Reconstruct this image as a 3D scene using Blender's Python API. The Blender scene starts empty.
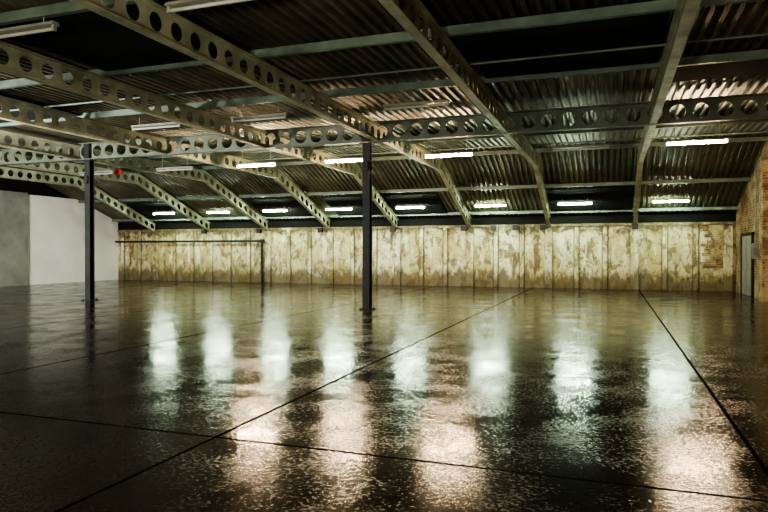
import bpy, bmesh, math, random
from mathutils import Vector
random.seed(3)
S=bpy.context.scene
COL=S.collection
# ------------------------------------------------------------ materials
def newmat(name):
    m=bpy.data.materials.new(name); m.use_nodes=True
    nt=m.node_tree; b=nt.nodes['Principled BSDF']
    return m,nt,b
def N(nt,t,**k):
    n=nt.nodes.new(t)
    for a,v in k.items(): setattr(n,a,v)
    return n
def noise(nt,vec,scale,detail=6,rough=.6,dist=0):
    n=N(nt,'ShaderNodeTexNoise'); n.inputs['Scale'].default_value=scale
    n.inputs['Detail'].default_value=detail; n.inputs['Roughness'].default_value=rough
    n.inputs['Distortion'].default_value=dist
    nt.links.new(vec,n.inputs['Vector']); return n.outputs['Fac']
def ramp(nt,fac,stops):
    r=N(nt,'ShaderNodeValToRGB'); e=r.color_ramp.elements
    while len(e)<len(stops): e.new(.5)
    for i,(p,c) in enumerate(stops):
        e[i].position=p; e[i].color=(c if len(c)==4 else (*c,1)) if hasattr(c,'__len__') else (c,c,c,1)
    nt.links.new(fac,r.inputs['Fac']); return r.outputs['Color']
def mix(nt,f,a,b,mode='MIX'):
    m=N(nt,'ShaderNodeMix',data_type='RGBA',blend_type=mode)
    for v,i in ((f,0),(a,6),(b,7)):
        if hasattr(v,'is_output') or hasattr(v,'links'): nt.links.new(v,m.inputs[i])
        else: m.inputs[i].default_value=(v if i==0 else (*v,1))
    return m.outputs[2]
def math_(nt,op,a,b=None,c=None):
    n=N(nt,'ShaderNodeMath',operation=op)
    for i,v in enumerate((a,b,c)):
        if v is None: continue
        if hasattr(v,'links'): nt.links.new(v,n.inputs[i])
        else: n.inputs[i].default_value=v
    return n.outputs[0]
def mapping(nt,scale=(1,1,1),loc=(0,0,0)):
    g=N(nt,'ShaderNodeTexCoord'); m=N(nt,'ShaderNodeMapping')
    m.inputs['Scale'].default_value=scale; m.inputs['Location'].default_value=loc
    nt.links.new(g.outputs['Object'],m.inputs['Vector']); return m.outputs['Vector']
def bump(nt,b,h,st,dist=.02):
    n=N(nt,'ShaderNodeBump'); n.inputs['Strength'].default_value=st; n.inputs['Distance'].default_value=dist
    nt.links.new(h,n.inputs['Height']); nt.links.new(n.outputs['Normal'],b.inputs['Normal'])
def simple(name,c1,c2,rough=.6,metal=0,scale=3,bm=.1):
    m,nt,b=newmat(name); v=mapping(nt)
    f=noise(nt,v,scale); nt.links.new(ramp(nt,f,[(.35,c1),(.68,c2)]),b.inputs['Base Color'])
    b.inputs['Roughness'].default_value=rough; b.inputs['Metallic'].default_value=metal
    if bm: bump(nt,b,noise(nt,v,scale*12),bm,.005)
    return m
M={}
M['beam']=simple('beam_paint',(.24,.255,.18),(.49,.50,.37),.5,.0,2)
M['girder']=simple('girder_paint',(.08,.10,.075),(.18,.21,.16),.5,.0,2)
M['purlin']=simple('purlin_paint',(.09,.13,.105),(.17,.225,.18),.5,0,2)
M['column']=simple('column_paint',(.010,.013,.014),(.024,.027,.026),.6,.0,3)
M['black']=simple('black_board',(.002,.002,.002),(.004,.004,.004),.95,0,2)
M['dark']=simple('dark_plastic',(.012,.012,.012),(.03,.03,.03),.5)
M['fix']=simple('fixture_enamel',(.28,.30,.26),(.38,.39,.34),.4)
M['grey']=simple('grey_paint',(.16,.17,.16),(.3,.31,.29),.6)
M['door']=simple('door_paint',(.22,.23,.21),(.32,.32,.29),.5)
M['cladding']=simple('dark_cladding',(.004,.004,.004),(.010,.009,.007),.9)
M['red']=simple('red_enamel',(.3,.02,.02),(.4,.04,.03),.5)
def emis(name,col,st):
    m,nt,b=newmat(name); b.inputs['Base Color'].default_value=(.9,.9,.9,1)
    b.inputs['Emission Color'].default_value=(*col,1); b.inputs['Emission Strength'].default_value=st; return m
M['warm']=emis('tube_warm',(1,.71,.44),220)
M['cool']=emis('tube_cool',(.76,1,.73),138)
M['off']=simple('tube_unlit',(.40,.42,.38),(.46,.48,.44),.25,0,1,0)
# corrugated metal
m,nt,b=newmat('corrugated_metal'); v=mapping(nt,(1,.35,1))
f1=noise(nt,v,.7,8,.65); f2=noise(nt,v,5,6)
c=ramp(nt,f1,[(.3,(.045,.048,.038)),(.5,(.14,.135,.10)),(.72,(.29,.26,.18))])
c=mix(nt,ramp(nt,f2,[(.45,0),(.7,.6)]),c,(.055,.044,.027))
nt.links.new(c,b.inputs['Base Color']); b.inputs['Roughness'].default_value=.5; b.inputs['Metallic'].default_value=.2
bump(nt,b,f2,.15); M['corr']=m
# back wall paint / decayed concrete
XR0=4.09
def wallmat(name,ochre,white,brown,shift=0,joints=False):
    m,nt,b=newmat(name)
    v=mapping(nt,(1,1,1),(shift,0,0)); vs=mapping(nt,(1.7,1,.4),(shift,0,3)); raw=mapping(nt)
    g=N(nt,'ShaderNodeSeparateXYZ'); nt.links.new(raw,g.inputs[0])
    X=g.outputs['X'];Z=g.outputs['Z']
    pid=math_(nt,'FLOOR',math_(nt,'DIVIDE',math_(nt,'SUBTRACT',X,XR0),1.08))
    wn=N(nt,'ShaderNodeTexWhiteNoise',noise_dimensions='1D'); nt.links.new(pid,wn.inputs['W']); rnd=wn.outputs['Value']
    mid=noise(nt,v,.7,7,.65,.8); pat=noise(nt,v,1.8,9,.7,.8); st=noise(nt,vs,1.5,8,.7,.3); fine=noise(nt,v,6,8,.75)
    left=ramp(nt,math_(nt,'MULTIPLY_ADD',X,.05,1.25),[(.25,0),(.6,1)])
    base=math_(nt,'ADD',math_(nt,'MULTIPLY',rnd,.6),math_(nt,'MULTIPLY',left,.40))
    c=mix(nt,base,ochre,white)
    c=mix(nt,ramp(nt,mid,[(.46,0),(.53,.75)]),c,ochre)
    c=mix(nt,ramp(nt,pat,[(.51,0),(.57,.8)]),c,tuple(x*.40 for x in ochre))
    c=mix(nt,ramp(nt,st,[(.54,0),(.58,.8)]),c,white)
    c=mix(nt,ramp(nt,st,[(.39,.85),(.45,0)]),c,brown)
    c=mix(nt,ramp(nt,fine,[(.56,0),(.64,.7)]),c,brown)
    dd=math_(nt,'MULTIPLY',math_(nt,'MULTIPLY_ADD',pat,1.8,Z),.25)
    c=mix(nt,ramp(nt,dd,[(.77,0),(.84,.8)]),c,tuple(x*.7 for x in brown))
    ae=math_(nt,'ADD',math_(nt,'MULTIPLY_ADD',st,-2.6,Z),.90)
    c=mix(nt,ramp(nt,ae,[(.0,.85),(.3,0)]),c,tuple(x*.8 for x in brown))
    if joints:
        pp=math_(nt,'PINGPONG',math_(nt,'SUBTRACT',X,XR0),.54)
        c=mix(nt,ramp(nt,pp,[(.10,.7),(.16,0)]),c,tuple(x*.5 for x in brown))
    nt.links.new(c,b.inputs['Base Color']); b.inputs['Roughness'].default_value=.75
    bump(nt,b,fine,.5,.02); return m
M['wallback']=wallmat('decayed_wall_paint',(.47,.385,.18),(.74,.74,.58),(.14,.10,.05),0,True)
M['wallpil']=wallmat('decayed_pilaster_paint',(.48,.41,.21),(.74,.73,.58),(.16,.12,.065),7)
M['white']=simple('white_wall_paint',(.80,.81,.77),(.90,.90,.86),.7,0,.8)
M['greywall']=simple('grey_render',(.20,.21,.195),(.34,.34,.31),.7,0,.9)
# brick
m,nt,b=newmat('old_brick')
g=N(nt,'ShaderNodeTexCoord'); s=N(nt,'ShaderNodeSeparateXYZ'); nt.links.new(g.outputs['Object'],s.inputs[0])
ad=N(nt,'ShaderNodeMath',operation='ADD'); nt.links.new(s.outputs[0],ad.inputs[0]); nt.links.new(s.outputs[1],ad.inputs[1])
cb=N(nt,'ShaderNodeCombineXYZ'); nt.links.new(ad.outputs[0],cb.inputs[0]); nt.links.new(s.outputs[2],cb.inputs[1])
br=N(nt,'ShaderNodeTexBrick'); nt.links.new(cb.outputs[0],br.inputs['Vector'])
br.inputs['Scale'].default_value=1; br.inputs['Brick Width'].default_value=.23; br.inputs['Row Height'].default_value=.08
br.inputs['Mortar Size'].default_value=.010
br.inputs['Color1'].default_value=(.36,.19,.085,1); br.inputs['Color2'].default_value=(.19,.10,.05,1); br.inputs['Mortar'].default_value=(.38,.34,.23,1)
pn=noise(nt,g.outputs['Object'],1.1,8,.7)
c=mix(nt,ramp(nt,pn,[(.45,0),(.58,.8)]),br.outputs['Color'],(.50,.43,.26))
c=mix(nt,ramp(nt,noise(nt,g.outputs['Object'],2.7,9,.75),[(.48,0),(.58,.75)]),c,(.10,.062,.034))
nt.links.new(c,b.inputs['Base Color']); b.inputs['Roughness'].default_value=.8
bump(nt,b,br.outputs['Fac'],-.4,.01); M['brick']=m
# wet floor : water film over trowelled concrete, broken by slightly drier grain
m,nt,b=newmat('wet_concrete'); v=mapping(nt); 
big=noise(nt,v,.30,6,.6,.5); med=noise(nt,v,1.3,10,.72,.2); grain=noise(nt,v,30,5,.7); mf=noise(nt,v,20,4,.60)
c=ramp(nt,med,[(.32,(.006,.0055,.004)),(.55,(.018,.0145,.0095)),(.75,(.044,.035,.022))])
g=N(nt,'ShaderNodeSeparateXYZ'); nt.links.new(v,g.inputs[0])
def joint(out,off,sp,w):
    a=math_(nt,'SUBTRACT',out,off); p=math_(nt,'PINGPONG',a,sp/2); return math_(nt,'LESS_THAN',p,w)
mx=math_(nt,'MAXIMUM',joint(g.outputs['X'],1.0,4.0,.017),joint(g.outputs['Y'],4.35,12.0,.015))
c=mix(nt,mx,c,(.003,.003,.003))
nt.links.new(c,b.inputs['Base Color'])
rr=mix(nt,.5,ramp(nt,big,[(.38,.06),(.62,.13)]),ramp(nt,med,[(.40,.05),(.60,.20)]))
gm=math_(nt,'MULTIPLY_ADD',med,.6,grain)
rr=mix(nt,ramp(nt,gm,[(.78,0),(.90,1)]),rr,(.34,.34,.34))
rr=mix(nt,mx,rr,(.8,.8,.8))
nt.links.new(rr,b.inputs['Roughness']); b.inputs['IOR'].default_value=1.45
nt.links.new(mix(nt,mx,(.5,.5,.5),(.05,.05,.05)),b.inputs['Specular IOR Level'])
bs=N(nt,'ShaderNodeBump'); bs.inputs['Distance'].default_value=.005
nt.links.new(mf,bs.inputs['Height']); nt.links.new(bs.outputs['Normal'],b.inputs['Normal'])
nt.links.new(ramp(nt,med,[(.38,.15),(.62,.60)]),bs.inputs['Strength']); M['floor']=m

# ------------------------------------------------------------ mesh helpers
def obj(name,bm,mats,parent=None,smooth=False):
    me=bpy.data.meshes.new(name); bm.normal_update(); bm.to_mesh(me); bm.free()
    for k in mats: me.materials.append(M[k])
    o=bpy.data.objects.new(name,me); COL.objects.link(o)
    if parent: o.parent=parent
    return o
def box(bm,x0,x1,y0,y1,z0,z1,mi=0):
    vs=[bm.verts.new((x,y,z)) for z in (z0,z1) for y in (y0,y1) for x in (x0,x1)]
    for f in ((0,2,3,1),(4,5,7,6),(0,1,5,4),(2,6,7,3),(0,4,6,2),(1,3,7,5)):
        bm.faces.new([vs[i] for i in f]).material_index=mi
def cyl(bm,p,q,r,n=12,mi=0):
    p=Vector(p);q=Vector(q);d=(q-p).normalized()
    a=d.orthogonal().normalized();c=d.cross(a)
    r1=[];r2=[]
    for i in range(n):
        t=2*math.pi*i/n;o=a*math.cos(t)*r+c*math.sin(t)*r
        r1.append(bm.verts.new(p+o));r2.append(bm.verts.new(q+o))
    for i in range(n):
        bm.faces.new((r1[i],r1[(i+1)%n],r2[(i+1)%n],r2[i])).material_index=mi
    bm.faces.new(r1[::-1]).material_index=mi;bm.faces.new(r2).material_index=mi
XL,XR,YB,YF=-24.3,4.35,26.6,-9.0
KN=21.5; SL=.37
def drop(y): return 0 if y<KN else -(y-KN)*SL
# ------------------------------------------------------------ room shell
bm=bmesh.new(); box(bm,XL-.3,XR+.3,YF-.3,YB+.3,-.2,0); obj('floor',bm,['floor'])
bm=bmesh.new(); box(bm,XL-.3,XR+.3,YB,YB+.25,0,2.60)
obj('wall_back',bm,['wallback'])
bm=bmesh.new(); box(bm,XL-.3,XR+.3,YB+.05,YB+.25,2.60,3.05); obj('wall_back_cladding',bm,['cladding'])
for i in range(27):
    x=XR-.02-i*1.08-.24
    if x<XL+.1: break
    bm=bmesh.new(); big_=(i%3==0)
    w=.15 if big_ else .085; d=.13 if big_ else .06
    box(bm,x-w,x+w,YB-d,YB,0,2.50 if not big_ else 2.45)
    bmesh.ops.bevel(bm,geom=bm.edges[:],offset=.015,segments=1,affect='EDGES')
    obj('wall_pilaster',bm,['wallpil'])
# exposed brickwork at the right-hand end of the back wall (stepped, broken edge)
bm=bmesh.new()
for r in range(14):
    z0=.85+r*.08*1.45; n=[.12,.0,.2,.35,.1,.3,.22,.05,.26,.4,.18,.3,.12,.0][r]
    box(bm,3.12+n,3.93,YB-.03,YB,z0,z0+.116)
obj('wall_back_brickwork',bm,['brick'])
bm=bmesh.new(); box(bm,XL,XR,YB-.07,YB,2.50,2.59); obj('trim_1',bm,['wallpil'])
bm=bmesh.new(); box(bm,XL-.3,XR+.3,YF-.3,YF,0,4.9); obj('wall_front',bm,['greywall'])
def sidewall(name,x0,x1,ya,yb,zlo,ztop,mat):
    ys=[ya]+([KN] if ya<KN<yb else [])+[yb]
    bm=bmesh.new(); P=[]
    ys2=sorted(set(ys+[ya+(yb-ya)*i/12 for i in range(13)]))
    for x in (x0,x1):
        lo=[bm.verts.new((x,y,zlo)) for y in ys2]; hi=[bm.verts.new((x,y,min(ztop,4.93+drop(y)))) for y in ys2]
        P.append((lo,hi))
    n=len(ys2)
    for k,(lo,hi) in enumerate(P):
        for i in range(n-1):
            f=(lo[i],lo[i+1],hi[i+1],hi[i]); bm.faces.new(f if k else f[::-1])
    for i in range(n-1):
        bm.faces.new((P[0][1][i],P[0][1][i+1],P[1][1][i+1],P[1][1][i])); bm.faces.new((P[0][0][i],P[1][0][i],P[1][0][i+1],P[0][0][i+1]))
    for i in (0,n-1): bm.faces.new((P[0][0][i],P[1][0][i],P[1][1][i],P[0][1][i]))
    bmesh.ops.recalc_face_normals(bm,faces=bm.faces[:])
    return obj(name,bm,[mat])
sidewall('wall_right',XR,XR+.25,YF,YB,0,9,'brick')
sidewall('wall_left',XL-.25,XL,21.0,YB,0,4.0,'white')
sidewall('wall_left_near',XL-.25,XL+.18,YF,21.0,0,4.05,'greywall')
bm=bmesh.new(); box(bm,XL-.3,XL-.26,YF,YB,0,4.9); obj('wall_left_cladding',bm,['cladding'])
for y in (21.6,14.9):
    bm=bmesh.new(); box(bm,XR-.16,XR-.002,y-.25,y+.25,0,4.25); obj('brick_pier',bm,['brick'])
# corrugated ceiling
bm=bmesh.new(); pitch=.19; rows=[(-9.2,0),(0,0),(9,0),(KN,0),(24.1,0),(YB+.2,0)]
xs=[];x=XL-.25
while x<XR+.25:
    for fx,fz in ((0,0),(.35,0),(.5,.06),(.85,.06)): xs.append((x+fx*pitch,fz))
    x+=pitch
prev=None
for y,_ in rows:
    cur=[bm.verts.new((a,y,4.89+drop(y)+dz)) for a,dz in xs]
    if prev:
        for i in range(len(cur)-1): bm.faces.new((prev[i],prev[i+1],cur[i+1],cur[i]))
    prev=cur
ceil=obj('ceiling',bm,['corr']); md=ceil.modifiers.new('t','SOLIDIFY'); md.thickness=.012; md.offset=1
# ------------------------------------------------------------ cellular beams
def cellular(name,a0,a1,cell,depth,hole,zc,axis,const,flange,mat,path=None):
    bm=bmesh.new(); n=round((a1-a0)/cell); cell=(a1-a0)/n
    def P(s,v,o=0):
        z=zc+v+(path(s) if path else 0)
        return (const+o,s,z) if axis=='Y' else (s,const+o,z)
    seg=24; t=.008
    for o in (-t,t):
        for i in range(n):
            c=a0+(i+.5)*cell; inn=[];out=[]
            for k in range(seg):
                th=2*math.pi*(k+.5)/seg; cs,sn=math.cos(th),math.sin(th)
                inn.append(bm.verts.new(P(c+cs*hole/2,sn*hole/2,o)))
                sc=min((cell/2)/abs(cs) if abs(cs)>1e-6 else 9,(depth/2)/abs(sn) if abs(sn)>1e-6 else 9)
                out.append(bm.verts.new(P(c+cs*sc,sn*sc,o)))
            for k in range(seg):
                k2=(k+1)%seg; bm.faces.new((inn[k],out[k],out[k2],inn[k2]))
            for sx in (-1,1):
                for sz in (-1,1):
                    co=bm.verts.new(P(c+sx*cell/2,sz*depth/2,o))
                    q=[k for k in range(seg) if math.copysign(1,math.cos(2*math.pi*(k+.5)/seg))==sx and math.copysign(1,math.sin(2*math.pi*(k+.5)/seg))==sz]
                    q.sort(key=lambda k:abs(math.cos(2*math.pi*(k+.5)/seg)))
                    for k,k2 in zip(q,q[1:]):
                        def onh(kk):
                            th=2*math.pi*(kk+.5)/seg; return (depth/2)/abs(math.sin(th))<(cell/2)/abs(math.cos(th))
                        if onh(k)!=onh(k2): bm.faces.new((out[k],out[k2],co))
    ss=[a0,a1] if not path else [a0,KN,a1]
    for vz in (-depth/2,depth/2):
        th=.022; rings=[]
        for s in ss:
            rings.append([bm.verts.new(P(s,vz+dz,o)) for o,dz in ((-flange/2,-th/2),(flange/2,-th/2),(flange/2,th/2),(-flange/2,th/2))])
        for r,q in zip(rings,rings[1:]):
            for k in range(4): bm.faces.new((r[k],r[(k+1)%4],q[(k+1)%4],q[k]))
        bm.faces.new(rings[0]); bm.faces.new(rings[-1][::-1])
    bmesh.ops.recalc_face_normals(bm,faces=bm.faces[:])
    return obj(name,bm,[mat])
BX=[.86-3.24*k for k in range(8)]
for X in BX:
    cellular('cellular_roof_beam',YF+.02,YB-.15,.42,.40,.25,4.50,'Y',X,.15,'beam',drop)
GY=15.2
cellular('cellular_girder',XL+.25,XR-.02,.46,.48,.33,4.53,'X',GY,.20,'girder')
def purlin(y,h=.13,w=.07,z=4.87,mat='purlin'):
    bm=bmesh.new(); z=z+drop(y); t=.012
    box(bm,XL,XR,y-w/2,y-w/2+t,z-h,z); box(bm,XL,XR,y-w/2+t,y+w/2,z-h,z-h+t); box(bm,XL,XR,y-w/2+t,y+w/2,z-t,z)
    obj('roof_purlin',bm,[mat])
for y in (-5.5,-2.5,.5,3.6,6.7,9.35,12.2,18.2): purlin(y,.14,.09)
for y in (21.45,24.0,26.2): purlin(y,.12,.09,4.87)
def board(x0,x1,y0,y1):
    bm=bmesh.new(); o=4.80
    vs=[]
    for dz in (0,.02):
        vs+= [bm.verts.new((x,y,o+dz+drop(y))) for x,y in ((x0,y0),(x1,y0),(x1,y1),(x0,y1))]
    for f in ((3,2,1,0),(4,5,6,7),(0,1,5,4),(1,2,6,5),(2,3,7,6),(3,0,4,7)): bm.faces.new([vs[i] for i in f])
    obj('black_roof_board',bm,['black'])
g=.1
board(BX[1]+g,BX[0]-g,9.42,12.12); board(BX[3]+g,BX[2]-g,6.8,9.28); board(BX[0]+g,XR-.4,12.3,13.6)
board(BX[5]+g,BX[4]-g,9.42,12.12); board(BX[4]+g,BX[3]-g,3.7,6.6)
board(BX[1]+g,BX[0]-g,24.3,26.3); board(BX[3]+g,BX[2]-.9,24.3,26.3); board(BX[4]+.6,BX[3]-g,24.3,26.3)
board(BX[5]+g,BX[4]-g,24.3,26.3); board(BX[7]+g,BX[6]-g,24.3,26.3)
# ------------------------------------------------------------ columns
def column(x):
    bm=bmesh.new(); w=.095
    box(bm,x-w,x+w,GY-w,GY-w+.014,.02,4.24); box(bm,x-w,x+w,GY+w-.014,GY+w,.02,4.24); box(bm,x-.007,x+.007,GY-w+.014,GY+w-.014,.02,4.24)
    box(bm,x-.17,x+.17,GY-.17,GY+.17,0,.022); box(bm,x-.16,x+.16,GY-.12,GY+.12,4.238,4.262)
    for sx in (-1,1):
        for sy in (-1,1): cyl(bm,(x+sx*.13,GY+sy*.13,.02),(x+sx*.13,GY+sy*.13,.06),.014,8)
    box(bm,x-.10,x+.10,GY-.13,GY-.02,4.30,4.75)
    box(bm,x-.06,x+.06,GY-w-.07,GY-w,3.55,3.78)
    obj('steel_column',bm,['column'])
for x in (-5.9,-14.97,3.75): column(x)
# ------------------------------------------------------------ fluorescent fixtures
def fixture(x,y,z,kind,L=1.45):
    e=bpy.data.objects.new('fluorescent_light',None); COL.objects.link(e)
    bm=bmesh.new()
    p=[(-.07,.0),(.07,0),(.045,.05),(-.045,.05)]
    A=[bm.verts.new((x-L/2,y+a,z+.045+c)) for a,c in p];B=[bm.verts.new((x+L/2,y+a,z+.045+c)) for a,c in p]
    for k in range(4): bm.faces.new((A[k],A[(k+1)%4],B[(k+1)%4],B[k]))
    bm.faces.new(A[::-1]);bm.faces.new(B)
    for s in (-1,1): box(bm,x+s*(L/2-.03)-.02,x+s*(L/2-.03)+.02,y-.03,y+.03,z-.03,z+.045)
    rz=4.84+drop(y)
    for s in (-1,1):
        cyl(bm,(x+s*L*.35,y,z+.09),(x+s*L*.35,y,max(rz,z+.12)),.008,6)
    bmesh.ops.recalc_face_normals(bm,faces=bm.faces[:])
    obj('tray',bm,['fix'],e)
    bm=bmesh.new(); 
    cyl(bm,(x-L/2+.04,y,z),(x+L/2-.04,y,z),.025,10)
    obj('tube',bm,[kind],e)
for x,k in ((2.0,'warm'),(-.77,'off'),(-4.35,'warm'),(-7.5,'warm'),(-10.6,'warm'),(-13.7,'off'),(-17,'off')): fixture(x,17.6,4.2,k)
for x in (2.0,-1.3,-4.5,-7.8,-11.0,-14.1,-17.06,-20.1): fixture(x,25.0,3.28,'cool',1.3)
for x in (-3.9,-7.7,-10.6): fixture(x,12.9,4.55,'off')
for x in (-4.6,-7.9): fixture(x,6.7,4.55,'off')
for x in (2.4,-4.0,-10.5,-17): fixture(x,-.6,4.3,'warm')  # unseen row added above and behind the camera to light the near roof
# added fill lights out of view, no real fixtures, brightening roof and walls
def fill_light(x,y,z,tx,ty,tz,power,col=(1,.96,.80),size=1.6):
    l=bpy.data.lights.new('fill_area','AREA'); l.shape='RECTANGLE'; l.size=size; l.size_y=.8; l.energy=power; l.color=col
    o=bpy.data.objects.new('fill_area',l); COL.objects.link(o); o.location=(x,y,z)
    o.rotation_euler=(Vector((tx,ty,tz))-Vector((x,y,z))).to_track_quat('-Z','Y').to_euler()
fill_light(-2,-3,1.2,-4,14,4.0,270)
fill_light(-12,-3,1.2,-12,14,4.0,150)
fill_light(-19,-1,1.2,-21,14,4.0,40)
fill_light(-14,6,2.5,-24.3,24.8,1.4,900,(1,.98,.92))
# ------------------------------------------------------------ wall-mounted things
for x in (0.86,-2.6,-3.7,-4.6,-5.86,-9.0,-12.5,-15.7,-18.8):
    bm=bmesh.new(); box(bm,x-.09,x+.09,YB-.34,YB-.2,2.36,2.54); box(bm,x-.11,x+.11,YB-.36,YB-.34,2.34,2.56)
    box(bm,x-.02,x+.02,YB-.2,YB-.06,2.43,2.47); box(bm,x-.05,x+.05,YB-.14,YB-.12,2.36,2.54)
    obj('wall_floodlight',bm,['dark'])
bm=bmesh.new(); cyl(bm,(XL+.02,YB-.2,1.98),(-15.6,YB-.2,1.98),.05); cyl(bm,(-15.6,YB-.2,2.03),(-15.6,YB-.2,0),.06)
for x in (-23,-21,-19,-17): box(bm,x-.03,x+.03,YB-.2,YB,1.94,2.02)
box(bm,-15.7,-15.5,YB-.28,YB-.12,1.9,2.06)
obj('wall_pipe',bm,['dark'])
for y,z in ((10.9,4.74),(4.9,4.74),(19.8,4.74)):
    bm=bmesh.new(); cyl(bm,(XL+.25,y,z),(XR-.02,y,z),.022,8); obj('conduit_pipe',bm,['purlin'])
e=bpy.data.objects.new('door_1',None); COL.objects.link(e)
bm=bmesh.new(); x=XR
for a,b_ in ((23.35,23.45),(25.15,25.25)): box(bm,x-.08,x,a,b_,0,2.1)
box(bm,x-.08,x,23.35,25.25,2.02,2.12); obj('frame',bm,['dark'],e)
bm=bmesh.new()
for a,b_ in ((23.46,24.29),(24.31,25.14)):
    box(bm,x-.05,x,a,b_,.01,2.01); box(bm,x-.06,x-.05,a+.1,b_-.1,.15,.95); box(bm,x-.06,x-.05,a+.1,b_-.1,1.1,1.9)
cyl(bm,(x-.1,24.22,1.05),(x-.1,24.08,1.05),.012); cyl(bm,(x-.1,24.22,1.05),(x-.05,24.22,1.05),.012)
obj('leaves',bm,['door'],e)
bm=bmesh.new(); box(bm,XR-.14,XR-.001,22.7,22.95,1.25,1.75); box(bm,XR-.16,XR-.14,22.72,22.93,1.27,1.73); cyl(bm,(XR-.06,22.82,1.75),(XR-.06,22.82,4.2),.02); obj('electrical_box',bm,['grey'])
bm=bmesh.new(); box(bm,-16.6,-16.2,17.9,17.95,4.2,4.36); cyl(bm,(-16.5,17.92,4.36),(-16.5,17.92,4.8),.01); cyl(bm,(-16.3,17.92,4.36),(-16.3,17.92,4.8),.01); obj('exit_sign',bm,['red'])
# ------------------------------------------------------------ world & camera
w=bpy.data.worlds.new('world'); S.world=w; w.use_nodes=True
w.node_tree.nodes['Background'].inputs[0].default_value=(.01,.01,.01,1)
cam=bpy.data.cameras.new('camera'); co=bpy.data.objects.new('camera',cam); COL.objects.link(co)
cam.sensor_width=36; cam.lens=635/768*36; co.location=(0,0,1.5); cam.clip_end=200
co.rotation_euler=(math.radians(90-.45),0,math.radians(19.7))
S.camera=co
S.view_settings.view_transform='AgX'; S.view_settings.look='AgX - High Contrast'
S.view_settings.exposure=1.05
